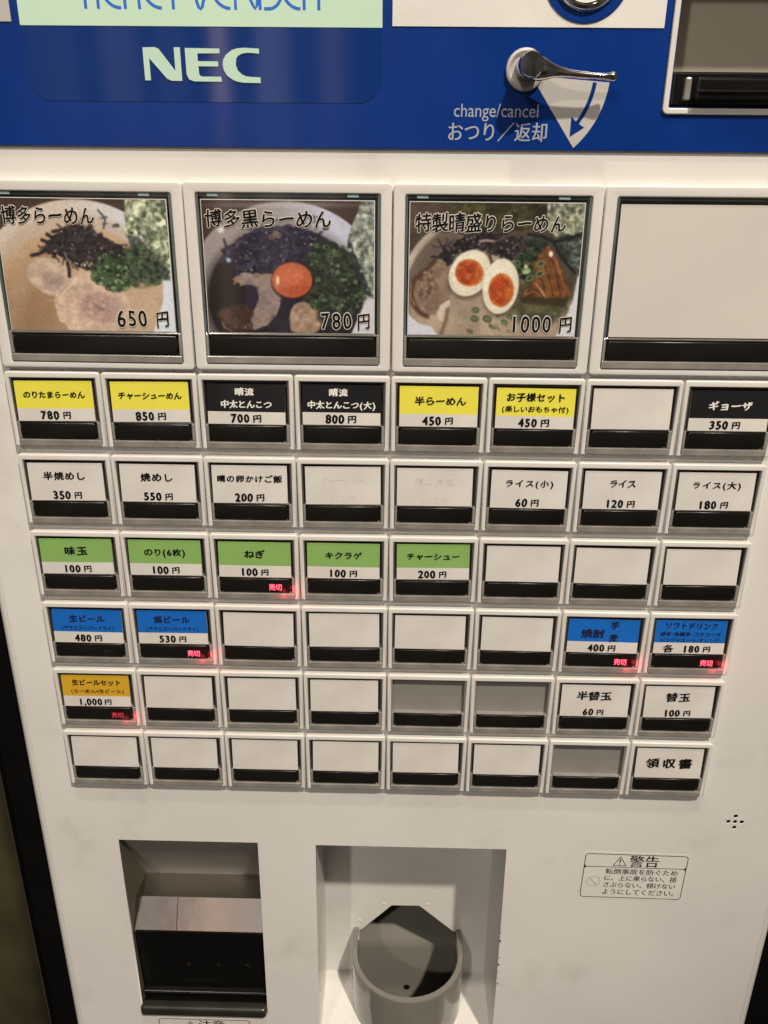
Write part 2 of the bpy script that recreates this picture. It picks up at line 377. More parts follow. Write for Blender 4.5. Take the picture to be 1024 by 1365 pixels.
# hub + arm in one mesh
bm = bmesh.new()
V, F = lathe([(.0001, .0), (.112, .0), (.105, -.17), (.112, -.18), (.112, -.31), (.10, -.332), (.0001, -.338)], 36)
hub = mesh("tmp", V, F, m_chrome); bm.from_mesh(hub)
secs = [(.0, .108, .07), (.07, .106, .07), (.115, .095, .065), (.16, .078, .06), (.20, .062, .05), (.26, .046, .04), (.34, .034, .034), (.45, .031, .03), (.58, .026, .027), (.66, .026, .027), (.71, .034, .034), (.74, .042, .038), (.762, .039, .036), (.778, .022, .02), (.782, .002, .002)]
rings = []; n = 16
for s_, rz_, ry_ in secs:
    dz = -.005 - .075 * (s_ / .8) + .02 * math.sin(math.pi * s_ / .8) * -1
    ring = []
    for i in range(n):
        a = 2 * math.pi * i / n
        ring.append(bm.verts.new(Vector((s_, -.245 + .06 * s_ + ry_ * math.sin(a), dz + rz_ * math.cos(a))) * S))
    rings.append(ring)
for A, B in zip(rings[:-1], rings[1:]):
    for i in range(n): bm.faces.new((A[i], A[(i + 1) % n], B[(i + 1) % n], B[i]))
bm.faces.new(rings[0]); bm.faces.new(rings[-1])
bmesh.ops.recalc_face_normals(bm, faces=bm.faces)
lv = bpy.data.meshes.new("return_lever"); bm.to_mesh(lv); bm.free(); lv.materials.append(m_chrome); shade_auto(lv, 45)
part("return_lever", lv, (5.19, YB, 2.806), label="chrome change return lever pointing right")
HX, HZ = 5.135, 2.775
fan = [(HX + .1, HZ - .02)] + [(HX + .82 * math.cos(math.radians(a)), HZ + .82 * math.sin(math.radians(a))) for a in range(-5, -50, -3)] + [(HX + .82 * math.cos(math.radians(-49)), HZ + .82 * math.sin(math.radians(-49)))]
fd = part("lever_decal", plate("lever_decal", [fan[::-1]], YB - .004, .004, m_decal))
ar = [(HX + r_ * math.cos(math.radians(a)), HZ + r_ * math.sin(math.radians(a))) for r_, rngs in ((.705, range(-6, -37, -3)), (.67, range(-36, -5, 3))) for a in rngs]
k = 11
head = [(HX + r_ * math.cos(math.radians(a)), HZ + r_ * math.sin(math.radians(a))) for r_, a in ((.765, -35.5), (.72, -46.5), (.61, -35.5))]
part("lever_decal_arrow", plate("lever_decal_arrow", [ar[:k] + head + ar[k:]], YB - .0075, .002, m_blue))
def sans(name, s, x0, x1, z0, z1, m, y, bold=0):
    V = []; F = []
    c = bpy.data.curves.new('t', 'FONT'); c.body = s; c.size = 1; c.fill_mode = 'FRONT'; c.resolution_u = 4
    o = bpy.data.objects.new('t', c); COL.objects.link(o)
    dg = bpy.context.evaluated_depsgraph_get(); dg.update(); me = o.evaluated_get(dg).to_mesh()
    vs_ = [(v.co.x, v.co.y) for v in me.vertices]; F = [tuple(p.vertices) for p in me.polygons]
    o.evaluated_get(dg).to_mesh_clear(); bpy.data.objects.remove(o); bpy.data.curves.remove(c)
    a0 = min(v[0] for v in vs_); a1 = max(v[0] for v in vs_); b0 = min(v[1] for v in vs_); b1 = max(v[1] for v in vs_)
    V = [(x0 + (x - a0) / (a1 - a0) * (x1 - x0), y, z0 + (q - b0) / (b1 - b0) * (z1 - z0)) for x, q in vs_]
    if bold:                   # heavier letters: two copies shifted sideways, a hair apart in depth
        n0 = len(V); d = bold * (z1 - z0) * 3.5
        F = F + [tuple(i + n0 for i in f) for f in F]
        V = [(x - d / 2, y_, z) for x, y_, z in V] + [(x + d / 2, y_ - .0004, z) for x, y_, z in V]
    return V, F
def sans_part(name, items, m, y, parent=None, loc=(0, 0, 0)):
    V = []; F = []
    for it in items:
        v, f = sans(name, *it[:5], m, y, it[5] if len(it) > 5 else 0); o = len(V); V += v; F += [tuple(i + o for i in q) for q in f]
    return part(name, mesh(name, V, F, m), loc, parent=parent)
sans_part("lever_lettering", [("change/cancel", 4.545, 5.325, 2.375, 2.522), ("おつり／返却", 4.50, 5.415, 2.205, 2.368, .008)], m_decaltext, YB - .003)

# ---- ticket tray
def quadmesh(name, V, F, m): return part(name, mesh(name, V, F, m))
quadmesh("tray_hood", [(.42, PF + .05, -6.345), (2.29, PF + .05, -6.345), (2.29, 1.0, -7.77), (.42, 1.0, -7.77)], [(0, 3, 2, 1)], mat("hood_grey_paint", (.34, .33, .31), .4, .45, noise=.08, nscale=40))
quadmesh("tray_side", [(.42, PF + .05, -6.3), (.42, 1.2, -6.3), (.42, 1.2, -10.6), (.42, PF + .05, -10.6), (2.29, PF + .05, -6.3), (2.29, 1.2, -6.3), (2.29, 1.2, -10.6), (2.29, PF + .05, -10.6)], [(0, 1, 2, 3), (4, 7, 6, 5)], mat("tray_grey_paint", (.12, .11, .075), .45, .4, noise=.15, nscale=40))
FE = -8.075
quadmesh("tray_plate", [(.425, .27, FE), (2.285, .27, FE), (2.285, .50, -7.685), (.425, .50, -7.685), (.425, .265, FE - .03), (2.285, .265, FE - .03), (2.285, 1.02, -7.74), (.425, 1.02, -7.74)], [(0, 1, 2, 3), (4, 5, 1, 0), (3, 2, 6, 7)], m_steel)
part("plate_seam", boxes("plate_seam", [(-.004, .004, 0, .45, -.002, .003)], m_hole), (1.03, .272, FE + .001), rx=math.atan2(.39, .23))
quadmesh("tray_back", [(.425, .275, FE - .04), (2.285, .275, FE - .04), (2.285, .36, -9.5), (.425, .36, -9.5), (.425, .20, -9.52), (2.285, .20, -9.52)], [(0, 3, 2, 1), (3, 4, 5, 2)], mat("black_tray_paint", (.003, .003, .003), .35, .15, noise=.3, nscale=30))
part("tray_ledge", boxes("tray_ledge", [(.43, 2.28, .27, .37, -9.36, -9.30)], m_blacklac, .02, 3))
for x, z in ((1.14, -8.79), (1.575, -8.785), (2.01, -8.785)):
    part("screw", shade_auto(mesh("screw", *lathe([(.0001, -.02), (.02, -.02), (.035, -.008), (.036, .01)], 16), m_blacklac)), (x, .318, z))
part("tray_lip", boxes("tray_lip", [(.415, 2.275, .10, .26, -9.62, -9.44)], m_bronze, .05, 4))
# ---- change cup
CD = 1.4
V = []
for y in (PF + .05, CD):
    V += [(3.07, y, -6.362), (5.61, y, -6.362), (5.64, y, -10.6), (3.045, y, -10.6)]
# back wall carries the eight-sided opening behind the cup
def oct_pts(): return [(3.50, -9.30), (3.62, -9.27), (4.10, -8.735), (4.54, -8.73), (5.09, -9.255), (5.215, -9.29), (5.215, -11.7), (3.50, -11.7)]
part("recess_back", plate("recess_back", [[(3.0, -12), (5.7, -12), (5.7, -6.3), (3.0, -6.3)], oct_pts()[::-1]], CD, .02, m_panel))
part("recess_side", mesh("recess_side", V, [(0, 4, 7, 3), (1, 2, 6, 5), (0, 1, 5, 4)], m_panel))
# cup: straight sides, round front, open at the back, hollow
def cup_outline(r, y_back=CD - .002, yc=.97, cx=4.358):
    pts = [(cx - r, y_back), (cx - r, yc)]
    for i in range(1, 24):
        a = math.pi + math.pi * i / 24; pts.append((cx + r * math.cos(a), yc + r * .98 * math.sin(a)))
    return pts + [(cx + r, yc), (cx + r, y_back)]
V = []; F = []
lev = [(.845, -11.6), (.862, -9.25), (.860, -9.225), (.852, -9.215), (.785, -9.215), (.777, -9.225), (.772, -9.26), (.74, -11.6)]
for r, z in lev: V += [(x, y, z) for x, y in cup_outline(r)]
n = len(cup_outline(1))
for j in range(len(lev) - 1):
    for i in range(n - 1): F.append((j * n + i, j * n + i + 1, (j + 1) * n + i + 1, (j + 1) * n + i))
F.append(tuple(range((len(lev) - 1) * n, len(lev) * n)))
part("change_cup", shade_auto(mesh("change_cup", V, F, m_cup), 50), label="grey round-fronted change cup")
# floor of the recess on both sides of the cup
ol = cup_outline(.85); fr = [q for q in ol if q[1] >= PF + .05]
for sd in (-1, 1):
    side = [q for q in fr if (q[0] - 4.358) * sd > 0]
    if sd > 0: side = side[::-1]
    xe = 3.045 if sd < 0 else 5.64
    poly = [(xe, PF + .05), (xe, CD)] + side
    part("recess_floor", mesh("recess_floor", [(x, y, -10.2) for x, y in poly], [tuple(range(len(poly)))[::1 if sd < 0 else -1]], m_panel))
# deep folded chute behind the opening, lower end of it inside the cup
pr = [(2.7, -9.75), (2.12, -10.20), (2.05, -10.245), (2.01, -10.29), (1.985, -10.36), (1.90, -11.1), (1.8, -11.45), (1.5, -11.6), (.2, -11.62)]
V = [(x, y, z) for y, z in pr for x in (3.52, 5.2)]
part("cup_chute", mesh("cup_chute", V, [(2 * i, 2 * i + 2, 2 * i + 3, 2 * i + 1) for i in range(len(pr) - 1)], m_cup, True))
part("chute_side", mesh("chute_side", [(3.51, CD + .01, -8.6), (3.51, 2.7, -8.6), (3.51, 2.7, -11.7), (3.51, CD + .01, -11.7), (5.21, CD + .01, -8.6), (5.21, 2.7, -8.6), (5.21, 2.7, -11.7), (5.21, CD + .01, -11.7), (3.51, 2.7, -8.6)],
    [(0, 1, 2, 3), (4, 7, 6, 5), (1, 5, 6, 2), (0, 4, 5, 1)], m_cup))
part("screw", shade_auto(mesh("screw", *lathe([(.0001, -.02), (.03, -.02), (.05, -.008), (.055, .01)], 16), m_blacklac)), (4.39, 1.87, -11.15))
for x, z in ((3.98, -8.71), (4.67, -8.70), (3.60, -9.07)):
    part("screw", shade_auto(mesh("screw", *lathe([(.0001, -.012), (.012, -.012), (.022, -.005), (.024, .01)], 12), m_bezel)), (x, CD, z))

for x, z, r_ in ((5.625, -7.86, .012), (5.63, -8.02, .018), (5.64, -8.34, .010), (5.635, -8.48, .016), (5.645, -8.86, .012), (5.64, -8.63, .008), (3.06, -7.2, .006)):
    part("paint_chip", plate("paint_chip", [[(x + r_ * rng.uniform(.5, 1.1) * math.cos(a), z + r_ * 1.5 * rng.uniform(.6, 1.1) * math.sin(a)) for a in [i * math.pi / 4 for i in range(8)]]], PF - .0015, .001, m_hole))
# ---- stickers
def sticker(name, w, h, split, loc, ry, lines, label):
    b = part(name, plate(name, [rrect(-.03, -.03, w + .03, h + .03, .03)], -.002, .002, m_paperlabel), loc, label); b.rotation_euler.y = ry
    link("printed_border", plate("printed_border", [rrect(0, 0, w, h, .05), rrect(.010, split, w - .010, h - .010, .04), rrect(.010, .010, w - .010, split - .009, .04)], -.0035, .001, m_inkgrey), b)
    return b
m_paperlabel = mat("label_film", (.72, .71, .675), .4, .4, noise=.03, nscale=40)
m_inkgrey = mat("dark_grey_ink", (.025, .022, .02), .6, .2)
m_faded = mat("faded_ink", (.52, .49, .46), .6, .2)
def tri(x, z, s):
    o = [(x, z), (x + s, z), (x + s / 2, z + s * .88)]
    c = (x + s / 2, z + s * .30)
    i = [(c[0] + (p[0] - c[0]) * .82, c[1] + (p[1] - c[1]) * .82) for p in o]
    return o, i
w_ = sticker("warning_sticker", 1.37, .765, .545, (6.655, PF, -7.155), math.radians(.8), None, "white warning sticker with black border and four text lines")
o, i = tri(.38, .565, .185)
link("warning_triangle", plate("warning_triangle", [o, i, [(.466, .612), (.479, .612), (.483, .675), (.462, .675)], rrect(.465, .587, .480, .600)], -.0035, .001, m_inkgrey), w_)
sans_part("sticker_heading", [("警告", .60, .985, .556, .748, .012)], m_inkgrey, -.0035, w_)
sans_part("sticker_text", [("転倒事故を防ぐため", .30, 1.265, .42, .515, .008), ("に、上に乗らない、揺", .30, 1.265, .305, .40, .008), ("さぶらない、傾けない", .30, 1.265, .185, .28, .008), ("ようにしてください。", .30, 1.265, .06, .155, .008)], m_inkgrey, -.0035, w_)
bar = [(.09, .345), (.105, .36), (.215, .225), (.20, .21)]
link("prohibition_mark", plate("prohibition_mark", [circ(.155, .285, .095, 32), circ(.155, .285, .083, 32)], -.0035, .001, m_faded), w_)
link("prohibition_bar", plate("prohibition_bar", [bar], -.0050, .001, m_faded), w_)
a_ = sticker("caution_sticker", 1.37, .62, .40, (.64, PF, -10.375), 0, None, "white caution sticker below the ticket tray")
o, i = tri(.38, .42, .185)
link("warning_triangle", plate("warning_triangle", [o, i, [(.466, .467), (.479, .467), (.483, .53), (.462, .53)], rrect(.465, .442, .480, .455)], -.0035, .001, m_inkgrey), a_)
sans_part("sticker_heading", [("注意", .60, .985, .41, .602, .012)], m_inkgrey, -.0035, a_)

# ------------------------------------------------------------------ printed food photographs (colour per vertex of a fine grid)
def vnoise(x, y, seed):
    xi = np.floor(x).astype(int); yi = np.floor(y).astype(int); fx = x - xi; fy = y - yi
    fx = fx * fx * (3 - 2 * fx); fy = fy * fy * (3 - 2 * fy)
    def h(a, b):
        k = (a * 374761393 + b * 668265263 + seed * 974634777) & 0xffffffff
        k = ((k ^ (k >> 13)) * 1274126177) & 0xffffffff
        return ((k ^ (k >> 16)) & 0xffff) / 65535.0
    return (h(xi, yi) * (1 - fx) + h(xi + 1, yi) * fx) * (1 - fy) + (h(xi, yi + 1) * (1 - fx) + h(xi + 1, yi + 1) * fx) * fy
def fbm(x, y, sc, seed, o=4):
    s = 0; a = .5; t = 0
    for k in range(o):
        s = s + a * vnoise(x / sc * 2 ** k, y / sc * 2 ** k, seed + k); t += a; a *= .55
    return s / t
class Pic:
    def __init__(self, quad, nx=270, ny=205, seed=1):
        self.nx, self.ny = nx, ny
        u, v = np.meshgrid(np.linspace(0, 1, nx), np.linspace(0, 1, ny))
        tl, tr, br, bl_ = [np.array(q, float) for q in quad]
        w = [(1 - u) * (1 - v), u * (1 - v), u * v, (1 - u) * v]
        self.x = sum(a * q[0] for a, q in zip(w, (tl, tr, br, bl_))); self.y = sum(a * q[1] for a, q in zip(w, (tl, tr, br, bl_)))
        self.c = np.zeros((ny, nx, 3)); self.r = np.random.RandomState(seed); self.seed = seed; self.gam = {3: 1.06, 5: 1.2, 8: 1.22}[seed]
    def n(self, sc, k=0, o=4): return fbm(self.x + 500, self.y + 500, sc, self.seed * 31 + k, o)
    def mix(self, m, col):
        col = np.array(col, float)
        if col.ndim == 1: col = col[None, None, :]
        self.c = self.c * (1 - m[..., None]) + col * m[..., None]
    def ell(self, cx, cy, rx, ry, rot=0, soft=6, wob=0, k=5):
        a = math.radians(rot); dx = self.x - cx; dy = self.y - cy
        X = dx * math.cos(a) + dy * math.sin(a); Y = -dx * math.sin(a) + dy * math.cos(a)
        d = np.sqrt((X / rx) ** 2 + (Y / ry) ** 2) - 1
        if wob: d = d + (self.n(45, k) - .5) * wob
        return np.clip(.5 - d * min(rx, ry) / soft, 0, 1)
    def poly(self, pts, soft=6, wob=0, k=9):
        x, y = self.x, self.y
        if wob: x = x + (self.n(30, k) - .5) * wob; y = y + (self.n(30, k + 1) - .5) * wob
        ins = np.zeros(x.shape, bool); d = np.full(x.shape, 1e9)
        for (x0, y0), (x1, y1) in zip(pts, pts[1:] + pts[:1]):
            c = ((y0 > y) != (y1 > y)) & (x < (x1 - x0) * (y - y0) / ((y1 - y0) or 1e-9) + x0); ins ^= c
            t = np.clip(((x - x0) * (x1 - x0) + (y - y0) * (y1 - y0)) / ((x1 - x0) ** 2 + (y1 - y0) ** 2 + 1e-9), 0, 1)
            d = np.minimum(d, np.hypot(x - x0 - t * (x1 - x0), y - y0 - t * (y1 - y0)))
        return np.clip(.5 + np.where(ins, d, -d) / soft, 0, 1)
    def line(self, pts, w, col, a=1, soft=4):
        d = np.full(self.x.shape, 1e9)
        for (x0, y0), (x1, y1) in zip(pts[:-1], pts[1:]):
            t = np.clip(((self.x - x0) * (x1 - x0) + (self.y - y0) * (y1 - y0)) / ((x1 - x0) ** 2 + (y1 - y0) ** 2 + 1e-9), 0, 1)
            d = np.minimum(d, np.hypot(self.x - x0 - t * (x1 - x0), self.y - y0 - t * (y1 - y0)))
        self.mix(np.clip(.5 + (w / 2 - d) / soft, 0, 1) * a, col)
    def var(self, m, sc, amt, k=0, o=4):
        """texture of the pictured food: lighter and darker mottling inside a mask"""
        f = 1 + (self.n(sc, k, o) - .5) * amt * 2
        self.c = self.c * (1 - m[..., None]) + np.clip(self.c * f[..., None], 0, 255) * m[..., None]
    def dabs(self, mask, count, r, cols, a=.9, ring=False, asp=1.0):
        ys, xs = np.where(mask > .5)
        if not len(xs): return
        for i in range(count):
            j = self.r.randint(len(xs)); cx = self.x[ys[j], xs[j]]; cy = self.y[ys[j], xs[j]]
            rr = r * self.r.uniform(.6, 1.4); col = np.array(cols[self.r.randint(len(cols))]) * self.r.uniform(.8, 1.2)
            m = self.ell(cx, cy, rr * asp, rr, self.r.uniform(0, 180), 4)
            self.mix(m * a, col)
            if ring: self.mix(self.ell(cx, cy, rr * asp * .45, rr * .45, 0, 4) * .8, col * .45)
    def strands(self, mask, count, L, w, cols, a=.9):
        ys, xs = np.where(mask > .5)
        for i in range(count):
            j = self.r.randint(len(xs)); x = self.x[ys[j], xs[j]]; y = self.y[ys[j], xs[j]]; t = self.r.uniform(0, 6.28); pts = [(x, y)]
            for q in range(4):
                t += self.r.uniform(-.8, .8); x += L / 4 * math.cos(t); y += L / 4 * math.sin(t); pts.append((x, y))
            self.line(pts, w * self.r.uniform(.6, 1.3), np.array(cols[self.r.randint(len(cols))]), a)
    def mesh(self, name, w, h, m):
        nx, ny = self.nx, self.ny
        c = np.clip(self.c, 0, 255) / 255
        for _ in range(2):                      # the print is a soft enlargement
            q = np.pad(c, ((1, 1), (1, 1), (0, 0)), 'edge')
            c = (q[1:-1, 1:-1] * 2 + q[:-2, 1:-1] + q[2:, 1:-1] + q[1:-1, :-2] + q[1:-1, 2:]) / 6
        c = c * (1 + (fbm(self.x + 300, self.y + 300, 7, self.seed * 7, 2)[..., None] - .5) * .11)   # print grain and food detail
        gray = c.mean(2, keepdims=True); c = np.clip(gray + (c - gray) * .86, 0, 1) ** self.gam * 1.04
        l = np.where(c <= .04045, c / 12.92, ((c + .055) / 1.055) ** 2.4) / np.array(WHITE_SEEN) * .62
        V = [(w * i / (nx - 1), 0, h * (1 - j / (ny - 1))) for j in range(ny) for i in range(nx)]
        F = [(j * nx + i, (j + 1) * nx + i, (j + 1) * nx + i + 1, j * nx + i + 1) for j in range(ny - 1) for i in range(nx - 1)]
        me = mesh(name, V, F, m)
        at = me.color_attributes.new("print", 'FLOAT_COLOR', 'POINT')
        at.data.foreach_set('color', np.concatenate([np.clip(l, 0, .85), np.ones((ny, nx, 1))], 2).astype(np.float32).ravel())
        return me
m_photo = mat("printed_photo", (.5, .5, .5), .5, .3, coat=.35, coat_rough=.06)
an = m_photo.node_tree.nodes.new('ShaderNodeVertexColor'); an.layer_name = "print"
m_photo.node_tree.links.new(an.outputs['Color'], m_photo.node_tree.nodes['Principled BSDF'].inputs['Base Color'])

GREENS = [(42, 54, 32), (58, 76, 42), (78, 98, 56), (104, 120, 78), (34, 42, 28)]
def pic_a():
    p = Pic([(-38, 45), (945, 45), (985, 797), (55, 785)], seed=3)
    p.c[:] = (72, 54, 38)
    b = p.ell(425, 560, 575, 512, 0, 8); p.mix(b, (203, 180, 152))
    g = np.clip((p.x - 350) / 350, 0, 1) * b; p.mix(g * .8, (206, 198, 190))
    p.mix(p.ell(425, 590, 520, 470, 0, 40) * .6, (184, 152, 116))
    s = p.ell(440, 620, 485, 420, 0, 14); p.mix(s, (188, 150, 108)); p.var(s, 160, .18, 1)
    p.mix(p.ell(140, 640, 190, 300, 20, 160) * .6, (150, 108, 68)); p.mix(p.ell(800, 640, 140, 160, 0, 120) * .5, (198, 165, 125))
    p.mix(p.ell(160, 430, 200, 60, -35, 70) * .35, (140, 100, 62)); p.mix(p.ell(200, 700, 260, 120, 10, 160) * .4, (142, 104, 68)); p.mix(p.ell(90, 520, 60, 200, 15, 90) * .35, (204, 172, 132))
    # bowl wall lower right, nori sheet
    no = p.poly([(712, 45), (945, 45), (968, 500), (900, 488), (845, 380), (780, 300), (712, 240)], 5, 14)
    p.mix(no, (150, 150, 112)); p.var(no, 26, 1.0, 3, 3); p.dabs(no, 120, 9, [(70, 84, 52), (190, 184, 146), (96, 104, 70)], .6)
    nl = p.poly([(720, 235), (800, 260), (870, 350), (960, 440), (960, 500), (900, 490), (830, 400), (740, 300)], 10, 30); p.mix(nl * .85, (58, 64, 56)); p.var(nl, 14, .7, 4, 3)
    # pork slices
    for cx, cy, rx, ry, rot, c in ((285, 480, 150, 100, 25, (192, 160, 128)), (290, 505, 60, 55, 0, (172, 140, 118)), (515, 645, 212, 190, 20, (202, 166, 132))):
        e = p.ell(cx, cy, rx, ry, rot, 10, .16, 7); p.mix(e, c); p.var(e, 40, .18, 5)
    e = p.ell(555, 655, 115, 90, 20, 30, .3); p.mix(e * .8, (174, 134, 114)); p.var(e, 22, .25, 8)
    p.mix(p.ell(650, 660, 50, 80, -20, 30, .3) * .6, (178, 142, 122))
    p.line([(520, 630), (545, 650), (575, 662)], 6, (110, 78, 66), .7); p.line([(330, 610), (350, 575), (395, 530), (430, 480)], 7, (226, 200, 168), .7)
    p.line([(480, 600), (470, 650), (500, 700)], 8, (186, 146, 120), .6); p.line([(610, 620), (650, 690), (630, 740)], 8, (184, 146, 122), .6)
    p.strands(p.ell(480, 640, 210, 160, 20), 26, 60, 5, [(216, 180, 148), (180, 142, 116)], .35)
    # wood-ear strips
    k = p.poly([(200, 350), (250, 300), (330, 225), (400, 190), (520, 190), (610, 265), (700, 300), (720, 340), (620, 400), (560, 430), (490, 440), (420, 410), (340, 365), (260, 345)], 8, 40, 12)
    p.mix(k, (50, 38, 36)); p.var(k, 22, .7, 6, 3)
    for L in ([(175, 358), (215, 350), (270, 325)], [(235, 272), (280, 290), (330, 310)], [(265, 240), (300, 262)], [(300, 225), (350, 215), (390, 235), (380, 265), (330, 265)], [(380, 400), (388, 440), (388, 475)], [(290, 300), (310, 345), (300, 365)]): p.line(L, 20, (46, 36, 34), .95)
    p.strands(k, 60, 60, 11, [(30, 22, 22), (66, 54, 50), (78, 64, 58), (38, 28, 28)], .7)
    p.dabs(k, 40, 5, [(180, 160, 132), (140, 120, 104)], .7)
    p.dabs(p.ell(470, 405, 60, 12), 10, 6, [(214, 190, 150)], .8); p.line([(365, 340), (375, 375), (400, 395)], 6, (176, 160, 146), .8)
    # spring onion and greens
    d = p.ell(790, 420, 130, 110, 20, 30, .5, 15); p.mix(d * .9, (66, 66, 44)); p.var(d, 20, .6, 9, 3)
    p.line([(790, 360), (835, 385), (840, 420), (810, 430)], 8, (110, 84, 56), .8)
    g = p.ell(640, 450, 125, 105, 35, 20, .5, 16); p.mix(g * .9, (52, 66, 38))
    p.dabs(np.maximum(g, d * .9), 90, 15, GREENS, .6, False, 1.4); p.dabs(np.maximum(g, d * .6), 70, 12, GREENS, .6, True, 1.3); p.dabs(g, 40, 8, [(150, 168, 116), (110, 142, 86)], .7)
    p.mix(p.poly([(860, 800), (900, 690), (920, 610), (925, 495), (985, 500), (990, 800)], 8), (206, 204, 200))
    # small brush mark printed on the bowl rim
    p.line([(560, 105), (600, 150), (590, 205)], 11, (70, 64, 62), .85); p.line([(575, 150), (612, 140)], 8, (70, 64, 62), .85); p.line([(585, 180), (612, 178)], 7, (70, 64, 62), .85)
    p.dabs(p.ell(655, 182, 20, 12), 6, 8, [(80, 76, 76)], .9)
    p.var(np.ones(p.x.shape), 9, .05, 20, 2)
    return p
def pic_b():
    p = Pic([(38, 30), (995, 38), (995, 775), (72, 770)], seed=5)
    p.c[:] = (80, 62, 50); p.var(np.ones(p.x.shape), 90, .15, 1)
    b = p.ell(500, 520, 540, 482, 0, 8); p.mix(b, (160, 145, 132))
    p.mix(b * np.clip((p.x - 420) / 300, 0, 1), (194, 188, 190)); p.mix(p.ell(500, 45 + 12, 300, 14, 0, 20) * .5, (196, 184, 176))
    p.mix(p.ell(500, 575, 470, 425, 0, 50) * .6, (120, 106, 98))
    s = p.ell(500, 570, 432, 395, 0, 14); p.mix(s, (44, 36, 44)); p.var(s, 90, .4, 2)
    p.mix(p.ell(210, 560, 150, 240, 10, 90) * .8, (44, 32, 22)); p.mix(p.ell(240, 690, 110, 70, 20, 40) * .8, (78, 56, 40))
    # wood ear
    k = p.poly([(140, 300), (280, 220), (370, 165), (480, 180), (520, 160), (600, 215), (700, 240), (680, 330), (560, 370), (430, 420), (300, 420), (200, 400)], 10, 40)
    p.mix(k, (50, 42, 56)); p.var(k, 22, .7, 3, 3)
    p.strands(k, 70, 70, 12, [(30, 24, 34), (66, 58, 74), (84, 76, 92), (40, 34, 50)], .65); p.dabs(k, 40, 6, [(160, 140, 128), (120, 110, 130)], .7)
    p.dabs(p.ell(440, 220, 40, 20), 4, 14, [(140, 110, 92)], .7)
    p.strands(p.ell(350, 370, 70, 60), 10, 60, 6, [(130, 124, 140)], .45)
    # pork
    e = p.poly([(205, 470), (270, 425), (350, 430), (430, 430), (440, 500), (480, 570), (455, 660), (400, 720), (320, 755), (300, 690), (330, 640), (350, 560), (330, 500), (250, 495)], 10, 26); p.mix(e, (152, 128, 112)); p.var(e, 35, .2, 5)
    p.line([(215, 490), (245, 470), (270, 490), (250, 500)], 10, (176, 140, 100), .8); p.line([(470, 600), (450, 660), (400, 725), (330, 752)], 8, (176, 146, 126), .7)
    e2 = p.poly([(120, 640), (200, 620), (290, 600), (320, 640), (310, 750), (150, 755)], 16, 40); p.mix(e2, (84, 58, 44)); p.var(e2, 40, .35, 6)
    p.line([(145, 715), (160, 745), (200, 765)], 7, (170, 140, 116), .7); p.dabs(p.ell(300, 740, 120, 14), 14, 6, [(140, 110, 90)], .6)
    p.mix(p.poly([(280, 490), (350, 510), (340, 600), (300, 640), (280, 600)], 10, 20) * .9, (56, 44, 66))
    e3 = p.ell(615, 690, 95, 105, 10, 10, .2); p.mix(e3, (168, 136, 106)); p.var(e3, 26, .25, 8)
    # greens
    g = p.poly([(600, 350), (680, 260), (780, 270), (860, 330), (920, 420), (945, 540), (900, 640), (800, 700), (700, 660), (640, 600), (610, 590), (660, 480), (640, 400)], 14, 50)
    p.mix(g, (44, 52, 36)); p.dabs(g, 240, 16, [(38, 44, 32), (56, 66, 42), (76, 88, 56), (34, 38, 30), (52, 56, 46)], .6, False, 1.4); p.dabs(g, 110, 13, [(60, 72, 44), (86, 98, 62), (44, 50, 38)], .6, True, 1.2); p.dabs(g, 70, 9, [(126, 146, 88), (100, 124, 70), (140, 150, 110)], .7, True)
    p.mix(p.ell(740, 670, 60, 50, 0, 30, .4) * .8, (40, 40, 42))
    # yolk
    p.mix(p.ell(543, 478, 120, 108, 0, 14) * .8, (52, 32, 26))
    y = p.ell(540, 470, 112, 99, 0, 6); p.mix(y, (198, 98, 56)); p.mix(p.ell(530, 440, 80, 55, -10, 60) * .5, (216, 124, 78)); p.mix(p.ell(570, 530, 70, 30, -10, 40) * .5, (170, 70, 36)); p.var(y, 14, .12, 9)
    p.mix(p.ell(459, 472, 10, 26, 0, 10), (240, 196, 150)); p.dabs(p.ell(560, 440, 60, 50), 20, 3, [(220, 140, 96)], .6)
    no = p.poly([(925, 38), (1000, 38), (1000, 570), (965, 570), (930, 460), (870, 340), (845, 240), (890, 130)], 6, 18); p.mix(no, (146, 146, 124)); p.var(no, 22, .7, 11, 3)
    nd = p.poly([(850, 230), (880, 300), (940, 440), (985, 560), (960, 560), (900, 440), (850, 320)], 8, 24); p.mix(nd * .9, (50, 54, 50)); p.dabs(no, 60, 8, [(90, 100, 78), (184, 180, 156)], .6)
    p.mix(p.poly([(870, 780), (900, 700), (945, 600), (960, 570), (1000, 580), (1000, 780)], 8), (200, 194, 186))
    for L in ([(640, 105), (640, 165)], [(620, 130), (690, 120)], [(660, 110), (680, 180)], [(650, 150), (685, 145)], [(610, 160), (640, 175)]): p.line(L, 8, (90, 82, 84), .8)
    p.dabs(p.ell(725, 182, 22, 10), 6, 8, [(84, 80, 84)], .9)
    p.mix(p.ell(145, 190, 18, 18, 0, 18) * .8, (226, 214, 200)); p.mix(p.ell(186, 358, 12, 12, 0, 14), (170, 200, 230))
    p.var(np.ones(p.x.shape), 9, .05, 20, 2)
    return p
